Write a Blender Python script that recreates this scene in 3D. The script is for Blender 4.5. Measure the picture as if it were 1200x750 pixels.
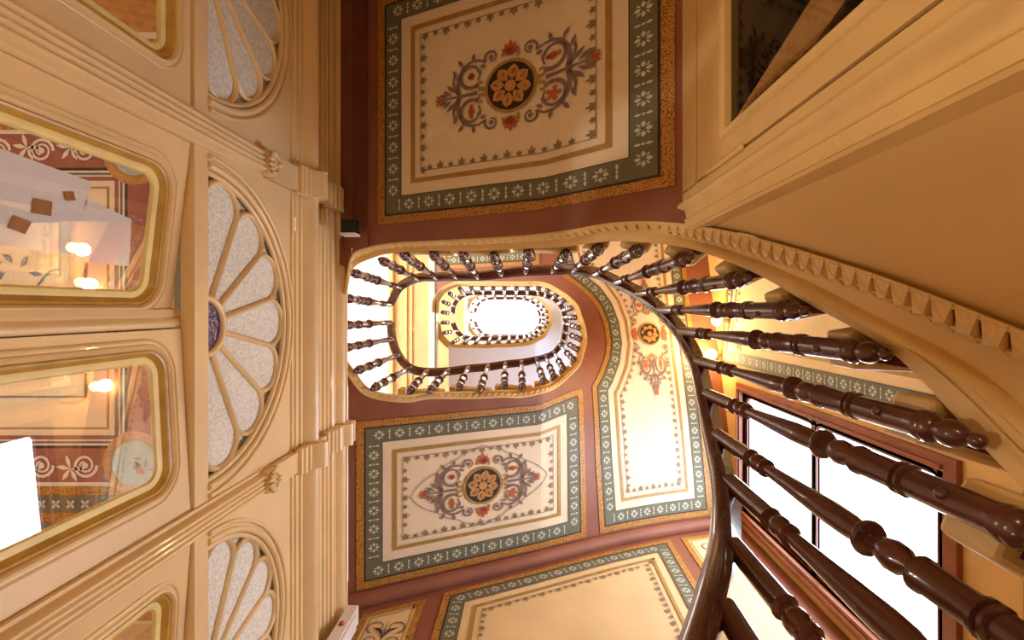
import bpy, bmesh, math, random
from mathutils import Vector, Matrix
random.seed(7)
for o in list(bpy.data.objects): bpy.data.objects.remove(o)
scene = bpy.context.scene
COL = scene.collection
PI = math.pi
# ------------------------------------------------------------------ camera (lies low in the hall, looks straight up the well)
F = 570.0; ZX, ZY = 620.0, 361.0
cam_d = bpy.data.cameras.new('camera'); cam = bpy.data.objects.new('camera', cam_d); COL.objects.link(cam)
cam_d.sensor_width = 36; cam_d.lens = F / 1200 * 36; cam_d.clip_start = 0.02
cam_d.shift_x = -(ZX - 600) / 1200; cam_d.shift_y = (ZY - 375) / 1200
cam.location = (0, 0, 0); cam.rotation_euler = (PI, 0, 0)
scene.camera = cam
# ------------------------------------------------------------------ world, exposure
w = bpy.data.worlds.new('world'); scene.world = w; w.use_nodes = True
w.node_tree.nodes['Background'].inputs[0].default_value = (0.75, 0.85, 1.0, 1)
w.node_tree.nodes['Background'].inputs[1].default_value = 1.0
scene.view_settings.view_transform = 'Standard'; scene.view_settings.look = 'None'
scene.view_settings.gamma = 1; scene.view_settings.use_curve_mapping = False
scene.view_settings.exposure = 0.6
LIGHT = dict(window=7.0, sky=4.5, bulb=13.0, hall=9.5, room=80.0, landing=7.5, stair=6.5)  # hall, room, landing and stair drive added sources out of view

# ------------------------------------------------------------------ materials
def lin(c):
    return tuple((v/255/12.92) if v/255 <= 0.04045 else ((v/255+0.055)/1.055)**2.4 for v in c) + (1,)
MATS = {}
def mat(name, rgb, rough=0.5, var=0.12, scale=6.0, bump=0.0, bscale=60.0, emit=0.0, spec=0.4, rgb2=None, coat=0.0, stretch=None, contrast=None):
    if name in MATS: return MATS[name]
    m = bpy.data.materials.new(name); m.use_nodes = True
    nt = m.node_tree; b = nt.nodes['Principled BSDF']
    b.inputs['Roughness'].default_value = rough
    b.inputs['Specular IOR Level'].default_value = spec
    b.inputs['Coat Weight'].default_value = coat
    tc = nt.nodes.new('ShaderNodeTexCoord'); mp = nt.nodes.new('ShaderNodeMapping')
    nt.links.new(tc.outputs['Object'], mp.inputs['Vector'])
    if stretch: mp.inputs['Scale'].default_value = stretch
    n = nt.nodes.new('ShaderNodeTexNoise'); n.inputs['Scale'].default_value = scale; n.inputs['Detail'].default_value = 6
    nt.links.new(mp.outputs['Vector'], n.inputs['Vector'])
    r = nt.nodes.new('ShaderNodeValToRGB')
    c = lin(rgb); c2 = lin(rgb2) if rgb2 else tuple(v*(1-var*2) for v in c[:3]) + (1,)
    lo, hi = contrast if contrast else (0.3, 0.65)
    r.color_ramp.elements[0].position = lo; r.color_ramp.elements[0].color = c2
    r.color_ramp.elements[1].position = hi; r.color_ramp.elements[1].color = c
    nt.links.new(n.outputs['Fac'], r.inputs['Fac']); nt.links.new(r.outputs['Color'], b.inputs['Base Color'])
    if bump:
        n2 = nt.nodes.new('ShaderNodeTexNoise'); n2.inputs['Scale'].default_value = bscale; n2.inputs['Detail'].default_value = 3
        nt.links.new(tc.outputs['Object'], n2.inputs['Vector'])
        bp = nt.nodes.new('ShaderNodeBump'); bp.inputs['Strength'].default_value = bump; bp.inputs['Distance'].default_value = 0.01
        nt.links.new(n2.outputs['Fac'], bp.inputs['Height']); nt.links.new(bp.outputs['Normal'], b.inputs['Normal'])
    if emit:
        nt.links.new(r.outputs['Color'], b.inputs['Emission Color']); b.inputs['Emission Strength'].default_value = emit
    MATS[name] = m; return m
CREAM = mat('cream_paint', (238, 206, 156), 0.32, 0.05, 4, 0.05, 40, spec=0.5, coat=0.15)
CREAMD = mat('cream_string_paint', (232, 196, 134), 0.5, 0.06, 5, 0.10, 30)
PLASTER = mat('plaster', (220, 180, 116), 0.7, 0.05, 3, 0.08, 25)
BROWN = mat('brown_soffit', (146, 88, 66), 0.55, 0.10, 4, 0.05, 30)
FIELD = mat('cream_field', (236, 214, 184), 0.75, 0.05, 3, 0.05, 25)
FIELDY = mat('ochre_field', (232, 200, 150), 0.75, 0.06, 3, 0.05, 25)
GILT = mat('gilt_band', (196, 140, 62), 0.5, 0, 160, 0, 1, rgb2=(112, 66, 22), contrast=(0.42, 0.52))
GOLDLINE = mat('gold_line', (178, 138, 74), 0.5, 0.12, 20)
GREEN = mat('green_band', (112, 108, 86), 0.65, 0.08, 12)
FLORET = mat('floret_white', (206, 208, 190), 0.7, 0.08, 20)
SPRIG = mat('sprig_brown', (152, 128, 100), 0.7, 0.1, 20)
SCROLL = mat('scroll_mauve', (140, 112, 108), 0.7, 0.12, 20)
ORANGE = mat('ornament_orange', (198, 106, 70), 0.7, 0.12, 30)
DARK = mat('medallion_dark', (56, 40, 34), 0.6, 0.1, 20)
GOLDPET = mat('medallion_gold', (206, 146, 84), 0.6, 0.15, 20)
OUTL = mat('outline_grey', (158, 146, 136), 0.7, 0.05, 20)
WOOD = mat('mahogany', (96, 52, 40), 0.26, 0.2, 8, 0.03, 60, coat=0.5, stretch=(6, 6, 1), spec=0.5)
WOODR = mat('red_mahogany', (122, 60, 36), 0.3, 0.2, 8, 0.03, 60, coat=0.3, spec=0.5)
WINWOOD = mat('window_wood', (150, 82, 48), 0.35, 0.15, 10, 0.02, 40)
GOLD = mat('gilt_moulding', (206, 160, 70), 0.35, 0.15, 14, spec=0.7)
PALEG = mat('pale_gilt', (244, 220, 150), 0.4, 0.06, 14)
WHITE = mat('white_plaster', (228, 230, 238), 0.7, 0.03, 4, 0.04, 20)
CARPET = mat('red_carpet', (92, 30, 28), 0.9, 0.2, 60, 0.3, 200)
BLACK = mat('black_plastic', (20, 18, 18), 0.5, 0.1, 10)
TRUNK = mat('white_plastic', (236, 228, 222), 0.4, 0.03, 10)
FROST = mat('frosted_glass', (246, 243, 234), 0.35, 0.0, 90, 0.7, 120, rgb2=(224, 220, 212), contrast=(0.42, 0.56))
PURPLE = mat('purple_glass', (62, 44, 120), 0.15, 0.2, 30, 0.4, 60, spec=0.8)
PALEPANE = mat('pale_pane', (214, 216, 212), 0.3, 0.05, 30, 0.2, 80)
PALESHEET = mat('pale_card', (246, 240, 244), 0.8, 0.03, 8)
BROWNSQ = mat('brown_mark', (158, 96, 36), 0.4, 0.2, 20)
WIRE = mat('wire', (60, 52, 40), 0.6, 0.1, 20)
FLOORM = mat('floor_tile', (170, 140, 112), 0.35, 0.15, 5)
REDF = mat('frieze_red', (160, 98, 84), 0.6, 0.12, 10)
GREY = mat('grey_line', (120, 116, 112), 0.6, 0.1, 10)
BLUEORN = mat('blue_ornament', (120, 136, 176), 0.7, 0.1, 10)
MEDBLUE = mat('medallion_sky', (176, 192, 190), 0.6, 0.1, 20)
WHITEORN = mat('white_ornament', (232, 216, 200), 0.6, 0.06, 10)
BRASS = mat('brass', (190, 150, 80), 0.3, 0.1, 20, spec=0.8)
def emis(name, rgb, s):
    m = bpy.data.materials.new(name); m.use_nodes = True; nt = m.node_tree
    b = nt.nodes['Principled BSDF']; c = lin(rgb)
    b.inputs['Base Color'].default_value = c; b.inputs['Emission Color'].default_value = c
    b.inputs['Emission Strength'].default_value = s; return m
WINLIGHT = emis('window_daylight', (226, 238, 255), LIGHT['window'])
SKYLIGHT = emis('skylight_daylight', (255, 250, 244), LIGHT['sky'])
ADDED_STAIRLIGHT = emis('added_stair_light', (216, 230, 255), LIGHT['stair'])
ADDED_LANDLIGHT = emis('added_landing_light', (255, 248, 235), LIGHT['landing'])
BULB = emis('bulb_glow', (255, 214, 130), 14.0)
def glassmat(name, refl, tint):
    m = bpy.data.materials.new(name); m.use_nodes = True; nt = m.node_tree
    nt.nodes.remove(nt.nodes['Principled BSDF']); out = nt.nodes['Material Output']
    t = nt.nodes.new('ShaderNodeBsdfTransparent'); t.inputs[0].default_value = tint
    g = nt.nodes.new('ShaderNodeBsdfGlossy'); g.inputs['Roughness'].default_value = 0.01
    lw = nt.nodes.new('ShaderNodeLayerWeight'); lw.inputs['Blend'].default_value = 0.5
    mr = nt.nodes.new('ShaderNodeMapRange'); mr.inputs[3].default_value = refl*0.5; mr.inputs[4].default_value = refl*3.0
    pw = nt.nodes.new('ShaderNodeMath'); pw.operation = 'POWER'; pw.inputs[1].default_value = 3.0
    nt.links.new(lw.outputs['Facing'], pw.inputs[0]); nt.links.new(pw.outputs[0], mr.inputs[0])
    mx = nt.nodes.new('ShaderNodeMixShader')
    nt.links.new(mr.outputs[0], mx.inputs[0]); nt.links.new(t.outputs[0], mx.inputs[1]); nt.links.new(g.outputs[0], mx.inputs[2])
    nt.links.new(mx.outputs[0], out.inputs[0]); return m
GLASS = glassmat('door_glass', 0.28, (0.97, 0.97, 0.96, 1))
DGLASS = glassmat('dark_door_glass', 0.12, (0.3, 0.26, 0.22, 1))

# ------------------------------------------------------------------ object helpers
WM = {}
def link(o, parent=None, world=None):
    COL.objects.link(o)
    W = world if world is not None else Matrix.Identity(4)
    WM[o.name] = W
    if parent is not None:
        o.parent = parent; o.matrix_parent_inverse = WM[parent.name].inverted()
    o.matrix_basis = W
    return o
def empty(name, loc, parent=None):
    o = bpy.data.objects.new(name, None); o.empty_display_size = 0.1
    return link(o, parent, Matrix.Translation(loc))
def tag(o, label=None, cat=None, group=None, kind=None):
    if label: o['label'] = label
    if cat: o['category'] = cat
    if group: o['group'] = group
    if kind: o['kind'] = kind
    return o
def mesh(name, V, Fc, m, smooth=0):
    me = bpy.data.meshes.new(name); me.from_pydata([tuple(v) for v in V], [], [tuple(f) for f in Fc]); me.validate()
    me.materials.append(m)
    if smooth:
        for p in me.polygons: p.use_smooth = True
        me.set_sharp_from_angle(angle=math.radians(smooth))
    return me
def obj(name, V, Fc, m, parent=None, smooth=0):
    return link(bpy.data.objects.new(name, mesh(name, V, Fc, m, smooth)), parent)
def inst(name, me, W, parent): return link(bpy.data.objects.new(name, me), parent, W)
class MB:
    def __init__(s): s.V = []; s.F = []
    def add(s, V, Fc):
        k = len(s.V); s.V += [Vector(v) for v in V]; s.F += [tuple(i+k for i in f) for f in Fc]; return s
    def box(s, a, b):
        (x0, y0, z0), (x1, y1, z1) = a, b
        return s.add([(x0,y0,z0),(x1,y0,z0),(x1,y1,z0),(x0,y1,z0),(x0,y0,z1),(x1,y0,z1),(x1,y1,z1),(x0,y1,z1)],
                     [(3,2,1,0),(4,5,6,7),(0,1,5,4),(1,2,6,5),(2,3,7,6),(3,0,4,7)])
    def tube(s, pts, r, n=8, cap=True):
        pts = [Vector(p) for p in pts]; R = r if isinstance(r, (list, tuple)) else [r]*len(pts)
        k = len(s.V); up = Vector((0, 0, 1)); prev = None
        for i, p in enumerate(pts):
            t = (pts[min(i+1, len(pts)-1)] - pts[max(i-1, 0)]).normalized()
            if prev is None:
                a = t.cross(up)
                if a.length < 0.1: a = t.cross(Vector((1, 0, 0)))
            else: a = prev - t * prev.dot(t)
            a.normalize(); prev = a; b = t.cross(a)
            for j in range(n):
                q = 2*PI*j/n; s.V.append(p + (a*math.cos(q) + b*math.sin(q))*R[i])
        for i in range(len(pts)-1):
            for j in range(n):
                s.F.append((k+i*n+j, k+i*n+(j+1) % n, k+(i+1)*n+(j+1) % n, k+(i+1)*n+j))
        if cap:
            s.F.append(tuple(k+j for j in range(n))[::-1]); e = k+(len(pts)-1)*n; s.F.append(tuple(e+j for j in range(n)))
        return s
    def loft(s, rows, closed=False):
        k = len(s.V); n = len(rows[0])
        for r in rows: s.V += [Vector(v) for v in r]
        for i in range(len(rows)-1):
            for j in range(n if closed else n-1):
                j2 = (j+1) % n
                s.F.append((k+i*n+j, k+i*n+j2, k+(i+1)*n+j2, k+(i+1)*n+j))
        return s
    def lathe(s, prof, n=12, base=Vector((0,0,0))):
        rows = [[base + Vector((r*math.cos(2*PI*j/n), r*math.sin(2*PI*j/n), z)) for j in range(n)] for z, r in prof]
        return s.loft(rows, True)
    def sphere(s, c, r, n=10, sc=(1,1,1)):
        prof = [(-math.cos(PI*i/n), max(math.sin(PI*i/n), 1e-4)) for i in range(n+1)]
        rows = [[Vector(c) + Vector((r*q*sc[0]*math.cos(2*PI*j/n), r*q*sc[1]*math.sin(2*PI*j/n), r*z*sc[2])) for j in range(n)] for z, q in prof]
        return s.loft(rows, True)
    def build(s, name, m, parent=None, smooth=0): return obj(name, s.V, s.F, m, parent, smooth)
def U(px, py, z): return Vector(((px-ZX)/F*z, (py-ZY)/F*z, z))
def cr(P, t):
    n = len(P); t = max(0.0, min(n-1, t)); i = min(int(t), n-2); u = t - i
    p1, p2 = P[i], P[i+1]; p0 = P[i-1] if i > 0 else p1*2-p2; p3 = P[i+2] if i+2 < n else p2*2-p1
    return 0.5*((2*p1) + (p2-p0)*u + (2*p0-5*p1+4*p2-p3)*u*u + (3*p1-p0-3*p2+p3)*u**3)
def outward(P, t, c=Vector((-0.1, 0.13, 0))):
    d = cr(P, t+0.15) - cr(P, t-0.15); d.z = 0; n = Vector((d.y, -d.x, 0)).normalized()
    v = cr(P, t) - c; v.z = 0
    return n if n.dot(v) > 0 else -n

# ------------------------------------------------------------------ dimensions of the place
XL, XR, YT, YB = -1.2, 1.9, -2.0, 1.96          # partition, window wall, back wall, front wall
FLOOR_Z = -1.05; TOP = 12.6
CW = (0.1, 0.13)
def helic(x, y, b0, bs, w1, w2, ts):
    if x <= CW[0]:
        return b0 + bs*(x-CW[0]) if y > CW[1] else w2 + ts*(CW[0]-x)
    th = math.degrees(math.atan2(y-CW[1], x-CW[0])); t = (90-th)/180
    return b0 + (w2-b0)*((1+w1)*t - w1*t*t)
def zA(x, y): return 2.424-0.473*x if x < 0.071 else 2.455-0.92*x
def zB(x, y): return helic(x, y, 3.806, 0.46, 0.6, 5.6, 0.5)
def zC(x, y): return helic(x, y, 7.245, 0.45, 0.3, 8.5, 0.9)
def onfield(px, py, zf):
    z = 4.0
    for _ in range(60):
        p = U(px, py, z); z = 0.5*z + 0.5*zf(p.x, p.y)
    return U(px, py, z)

# ================================================================== SETTING: shell
fl = tag(MB().box((-6.2, -2.4, FLOOR_Z-0.1), (2.2, 2.3, FLOOR_Z)).build('floor', FLOORM), kind='structure')
wall_right = empty('wall_right', (XR, 0, FLOOR_Z)); tag(wall_right, kind='structure')
WY0, WY1, WZ0, WZ1 = 0.74, 1.80, 2.2, 4.33
b = MB()
b.box((XR, YT-0.1, FLOOR_Z), (XR+0.15, WY0, TOP)); b.box((XR, WY1, FLOOR_Z), (XR+0.15, YB+0.1, TOP))
b.box((XR, WY0, FLOOR_Z), (XR+0.15, WY1, WZ0)); b.box((XR, WY0, WZ1), (XR+0.15, WY1, TOP))
b.build('wall_plaster', mat('ochre_wall', (226, 178, 104), 0.7, 0.08, 4, 0.06, 30), wall_right)
wall_front = empty('wall_front', (0, YB, FLOOR_Z)); tag(wall_front, kind='structure')
MB().box((-1.3, YB, FLOOR_Z), (XR, YB+0.12, 6.4)).build('wall_plaster', BROWN, wall_front)
MB().box((-6.2, YB, 6.4), (XR, YB+0.12, TOP)).build('upper_plaster', WHITE, wall_front)
wall_back = empty('wall_back', (0, YT, FLOOR_Z)); tag(wall_back, kind='structure')
MB().box((-6.2, YT-0.12, FLOOR_Z), (XR, YT, 6.2)).build('wall_plaster', PLASTER, wall_back)
MB().box((-6.2, YT-0.12, 6.2), (XR, YT, TOP)).build('upper_plaster', WHITE, wall_back)

# ---- skylight over the well
sk = empty('window_20', (0, 0, TOP)); tag(sk, 'white glazed skylight over the top of the stairwell', kind='structure')
MB().box((-2.4, YT, TOP), (XR, YB, TOP+0.05)).build('skylight_pane', SKYLIGHT, sk)

# ================================================================== painted decoration (stencil work follows its surface)
class Deco:
    def __init__(s, f, parent): s.f = f; s.p = parent; s.L = {}
    def poly(s, key, pts, off):
        mb = s.L.setdefault(key, MB()); k = len(mb.V)
        mb.V += [s.f(x, y, off) for x, y in pts]; mb.F.append(tuple(range(k, k+len(pts))))
    def ring(s, key, A, B, off):
        mb = s.L.setdefault(key, MB()); n = len(A); k = len(mb.V)
        mb.V += [s.f(x, y, off) for x, y in A] + [s.f(x, y, off) for x, y in B]
        for i in range(n):
            j = (i+1) % n; mb.F.append((k+i, k+j, k+n+j, k+n+i))
    def stroke(s, key, pts, w0, w1=None, off=0.012):
        w1 = w0 if w1 is None else w1; n = len(pts); mb = s.L.setdefault(key, MB()); k = len(mb.V)
        for i, (x, y) in enumerate(pts):
            a = pts[max(i-1, 0)]; c = pts[min(i+1, n-1)]; dx, dy = c[0]-a[0], c[1]-a[1]; l = math.hypot(dx, dy) or 1
            w = (w0 + (w1-w0)*i/(n-1))/2; nx, ny = -dy/l*w, dx/l*w
            mb.V += [s.f(x+nx, y+ny, off), s.f(x-nx, y-ny, off)]
        for i in range(n-1): mb.F.append((k+2*i, k+2*i+1, k+2*i+3, k+2*i+2))
    def disc(s, key, c, r, off=0.012, n=20, ry=None):
        s.poly(key, [(c[0]+r*math.cos(2*PI*i/n), c[1]+(ry or r)*math.sin(2*PI*i/n)) for i in range(n)], off)
    def leaf(s, key, c, ang, ln, wd, off=0.012):
        ca, sa = math.cos(ang), math.sin(ang)
        prof = [(0, 0), (.25, .55), (.5, 1), (.75, .7), (1, 0), (.75, -.7), (.5, -1), (.25, -.55)]
        s.poly(key, [(c[0]+ca*u*ln-sa*v*wd/2, c[1]+sa*u*ln+ca*v*wd/2) for u, v in prof], off)
    def field(s, key, P, off, step=0.04):
        xs = [p[0] for p in P]; ys = [p[1] for p in P]; mb = s.L.setdefault(key, MB()); idx = {}
        nx = int((max(xs)-min(xs))/step)+1; ny = int((max(ys)-min(ys))/step)+1
        def vid(i, j):
            if (i, j) not in idx:
                idx[(i, j)] = len(mb.V); mb.V.append(s.f(min(xs)+i*step, min(ys)+j*step, off))
            return idx[(i, j)]
        for i in range(nx):
            for j in range(ny):
                if inside((min(xs)+(i+.5)*step, min(ys)+(j+.5)*step), P):
                    mb.F.append((vid(i, j), vid(i+1, j), vid(i+1, j+1), vid(i, j+1)))
    def build(s, mats, names):
        for k, mb in s.L.items():
            o = mb.build(names.get(k, k), mats[k], s.p)
            if k in ('floret', 'sprig', 'scroll', 'orange', 'gpet', 'dark', 'gline', 'outl', 'worn', 'blue', 'edge', 'grey', 'mblue', 'red', 'gilt', 'green'): tag(o, kind='stuff')
def inside(p, P):
    c = False; n = len(P); j = n-1
    for i in range(n):
        if (P[i][1] > p[1]) != (P[j][1] > p[1]) and p[0] < (P[j][0]-P[i][0])*(p[1]-P[i][1])/(P[j][1]-P[i][1])+P[i][0]: c = not c
        j = i
    return c
def densify(P, step=0.06):
    out = []
    for i in range(len(P)):
        a, b = P[i], P[(i+1) % len(P)]; l = math.hypot(b[0]-a[0], b[1]-a[1]); n = max(1, int(l/step))
        out += [(a[0]+(b[0]-a[0])*k/n, a[1]+(b[1]-a[1])*k/n) for k in range(n)]
    return out
def area(P): return sum(P[i-1][0]*P[i][1]-P[i][0]*P[i-1][1] for i in range(len(P)))/2
def inset(P, d):
    sg = 1 if area(P) > 0 else -1; n = len(P); out = []
    for i in range(n):
        a, b, c = P[i-1], P[i], P[(i+1) % n]
        def nrm(p, q):
            dx, dy = q[0]-p[0], q[1]-p[1]; l = math.hypot(dx, dy) or 1; return (-dy/l*sg, dx/l*sg)
        n1, n2 = nrm(a, b), nrm(b, c); k = 1 + n1[0]*n2[0] + n1[1]*n2[1]; k = max(k, 0.5)
        out.append((b[0]+(n1[0]+n2[0])*d/k, b[1]+(n1[1]+n2[1])*d/k))
    return out
def walk(P, spacing):
    n = len(P); acc = spacing/2; res = []
    for i in range(n):
        a, b = P[i], P[(i+1) % n]; l = math.hypot(b[0]-a[0], b[1]-a[1])
        while acc <= l and l > 0:
            t = acc/l; q = (a[0]+(b[0]-a[0])*t, a[1]+(b[1]-a[1])*t, math.atan2(b[1]-a[1], b[0]-a[0])); acc += spacing
            if all((q[0]-e[0])**2+(q[1]-e[1])**2 > (0.75*spacing)**2 for e in res): res.append(q)
        acc -= l
    return res
DM = dict(field=FIELD, fieldy=FIELDY, gilt=GILT, gline=GOLDLINE, green=GREEN, edge=DARK, floret=FLORET, sprig=SPRIG, scroll=SCROLL, orange=ORANGE, dark=DARK, gpet=GOLDPET, outl=OUTL,
          red=REDF, grey=GREY, blue=BLUEORN, mblue=MEDBLUE, worn=WHITEORN)
DN = dict(field='panel_field', fieldy='panel_field', gilt='gilt_band', gline='gold_line', green='green_band', edge='dark_edge_line', floret='floret_stencil', sprig='sprig_border', scroll='scroll_ornament',
          orange='flower_ornament', dark='medallion_disc', gpet='medallion_flower', outl='outline_stencil', red='red_frieze', grey='grey_line', blue='blue_ornament', mblue='portrait_medallion', worn='white_scroll')
def panel(D, P, corners=True, fieldkey='field', sc=1.0, sprigs=True):
    P0 = P; cnt = [max(1, int(math.hypot(P0[(i+1) % len(P0)][0]-P0[i][0], P0[(i+1) % len(P0)][1]-P0[i][1])/0.06)) for i in range(len(P0))]
    sg = 1 if area(P) > 0 else -1
    def I(d):
        Q = inset(P0, d*sc); out = []
        for i in range(len(Q)):
            a, b = Q[i], Q[(i+1) % len(Q)]; out += [(a[0]+(b[0]-a[0])*k/cnt[i], a[1]+(b[1]-a[1])*k/cnt[i]) for k in range(cnt[i])]
        return out
    P = I(0)
    D.field(fieldkey, I(0.10), 0.002, 0.02)
    D.ring('gilt', P, I(0.045), 0.007); D.ring('edge', I(0.045), I(0.055), 0.0078); D.ring('green', I(0.055), I(0.15), 0.007); D.ring('edge', I(0.15), I(0.154), 0.0078)
    D.ring('gline', I(0.215), I(0.24), 0.007)
    for k, (x, y, a) in enumerate(walk(I(0.1025), 0.062*sc)):
        if k % 2 == 0:
            for q in range(4): D.leaf('floret', (x+0.007*math.cos(a+q*PI/2), y+0.007*math.sin(a+q*PI/2)), a+q*PI/2, 0.026*sc, 0.018*sc, 0.009)
            for q in range(4): D.leaf('floret', (x+0.012*math.cos(a+PI/4+q*PI/2), y+0.012*math.sin(a+PI/4+q*PI/2)), a+PI/4+q*PI/2, 0.022*sc, 0.008*sc, 0.009)
        else:
            for q in (PI/2, -PI/2): D.leaf('floret', (x+0.006*math.cos(a+q), y+0.006*math.sin(a+q)), a+q, 0.028*sc, 0.012*sc, 0.009)
            D.disc('floret', (x, y), 0.006*sc, 0.009, 6)
    if sprigs:
        L = I(0.275); D.ring('sprig', L, I(0.279), 0.008)
        for k, (x, y, a) in enumerate(walk(L, 0.062*sc)):
            u = a + sg*PI/2; s = (0.95 if k % 2 == 0 else 0.7)*sc
            D.leaf('sprig', (x, y), u, 0.05*s, 0.016*s, 0.009)
            for q in (0.75, -0.75): D.leaf('sprig', (x+0.008*math.cos(u), y+0.008*math.sin(u)), u+q, 0.032*s, 0.013*s, 0.009)
            for q in (1.6, -1.6): D.leaf('sprig', (x+0.006*math.cos(u), y+0.006*math.sin(u)), u+q*0.8, 0.022*s, 0.009*s, 0.009)
def medallion(D, c, S=0.43, rot=0.0, outline=True, sx=1.0, col=None):
    ca, sa = math.cos(rot), math.sin(rot)
    T = lambda u, v: (c[0]+(ca*u*sx-sa*v)*S, c[1]+(sa*u*sx+ca*v)*S)
    T0 = lambda u, v: (c[0]+(ca*u-sa*v)*S, c[1]+(sa*u+ca*v)*S)
    def st(key, pts, w0, w1, off=0.011): D.stroke(key, [T(u, v) for u, v in pts], w0*S, w1*S, off)
    def lf(key, p, ang, ln, wd, off=0.0115):
        prof = [(0, 0), (.25, .55), (.5, 1), (.75, .7), (1, 0), (.75, -.7), (.5, -1), (.25, -.55)]
        TT = T0 if key == 'gpet' else T
        D.poly(key, [TT(p[0]+math.cos(ang)*a*ln-math.sin(ang)*b*wd/2, p[1]+math.sin(ang)*a*ln+math.cos(ang)*b*wd/2) for a, b in prof], off)
    def dc(key, p, r, off, n=24): D.poly(key, [(T0 if p == (0, 0) else T)(p[0]+r*math.cos(2*PI*i/n), p[1]+r*math.sin(2*PI*i/n)) for i in range(n)], off)
    dc('gline', (0, 0), 0.325, 0.0105, 36); dc('dark', (0, 0), 0.285, 0.0115, 36)
    for q in range(8):
        a = q*PI/4 + 0.2
        lf('gpet', (0.07*math.cos(a), 0.07*math.sin(a)), a, 0.19, 0.155, 0.0125)
        for d in (0.35, -0.35): lf('gpet', (0.12*math.cos(a), 0.12*math.sin(a)), a+d, 0.12, 0.09, 0.0127)
    dc('dark', (0, 0), 0.082, 0.0132); dc('gpet', (0, 0), 0.07, 0.0138)
    for sy in (1, -1):                                    # palmettes above and below
        st('gline', [(0.1*math.cos(t)*1.0, sy*(0.38+0.07*math.sin(t))) for t in [PI*k/8-0.6 for k in range(11)]], 0.03, 0.03)
        for d in (-0.9, -0.45, 0, 0.45, 0.9): lf('orange', (0, sy*0.36), sy*(PI/2)+d*0.9, 0.2-0.06*abs(d), 0.075)
    for sxx in (1, -1):
        for sy in (1, -1):
            m = lambda p: (p[0]*sxx, p[1]*sy)
            def spiral(cx, cy, r0, r1, a0, turns, w0, w1, n=22):
                st('scroll', [m((cx+(r0+(r1-r0)*k/n)*math.cos(a0+turns*2*PI*k/n), cy+(r0+(r1-r0)*k/n)*math.sin(a0+turns*2*PI*k/n))) for k in range(n+1)], w0, w1)
            spiral(0.50, 0.22, 0.15, 0.11, -2.2, 0.95, 0.05, 0.02)
            for q in range(5): 
                a = q*2*PI/5; p = m((0.5+0.03*math.cos(a), 0.22+0.03*math.sin(a))); lf('orange', p, a, 0.065, 0.06)
            dc('orange', m((0.5, 0.22)), 0.045, 0.0112, 12)
            spiral(0.24, 0.40, 0.085, 0.05, -0.6, 0.9, 0.035, 0.015)
            dc('scroll', m((0.24, 0.40)), 0.03, 0.0112, 10)
            st('scroll', [m(p) for p in [(0.32, 0.36), (0.40, 0.40), (0.50, 0.40), (0.60, 0.35), (0.66, 0.24), (0.68, 0.12), (0.66, 0.02)]], 0.02, 0.06)
            st('scroll', [m(p) for p in [(0.66, 0.02), (0.72, 0.10), (0.74, 0.2), (0.72, 0.3)]], 0.05, 0.02)
            st('gline', [m(p) for p in [(0.33, 0.03), (0.39, 0.04), (0.42, 0.09), (0.39, 0.13), (0.35, 0.11)]], 0.045, 0.03)
            for (p, a, l) in [((0.7, 0.05), 0.75, 0.18), ((0.76, 0.03), 0.55, 0.15), ((0.82, 0.02), 0.4, 0.12), ((0.69, 0.22), 1.2, 0.13), ((0.6, 0.36), 0.9, 0.12), ((0.48, 0.4), 1.8, 0.1), ((0.36, 0.22), 0.9, 0.1), ((0.3, 0.3), 0.3, 0.09)]:
                q = m(p); aa = math.atan2(math.sin(a)*sy, math.cos(a)*sxx); lf('scroll', q, aa, l, 0.05)
        st('scroll', [(sxx*0.42, 0), (sxx*0.9, 0)], 0.05, 0.015)
        for d in (-0.5, 0, 0.5): lf('orange', (sxx*0.88, 0), (0 if sxx > 0 else PI)+d, 0.12, 0.05)
    if outline:
        n = 120; P = []
        for k in range(n+1):
            a = 2*PI*k/n; r = 1/((abs(math.cos(a))/1.12)**1.25 + (abs(math.sin(a))/0.66)**1.25)**(1/1.25); r *= 1+0.035*abs(math.sin(a*7))
            P.append((r*math.cos(a), r*math.sin(a)))
        st('outl', P, 0.014, 0.014)
SOFF = lambda zf: (lambda x, y, o: Vector((x, y, zf(x, y)-o)))

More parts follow.
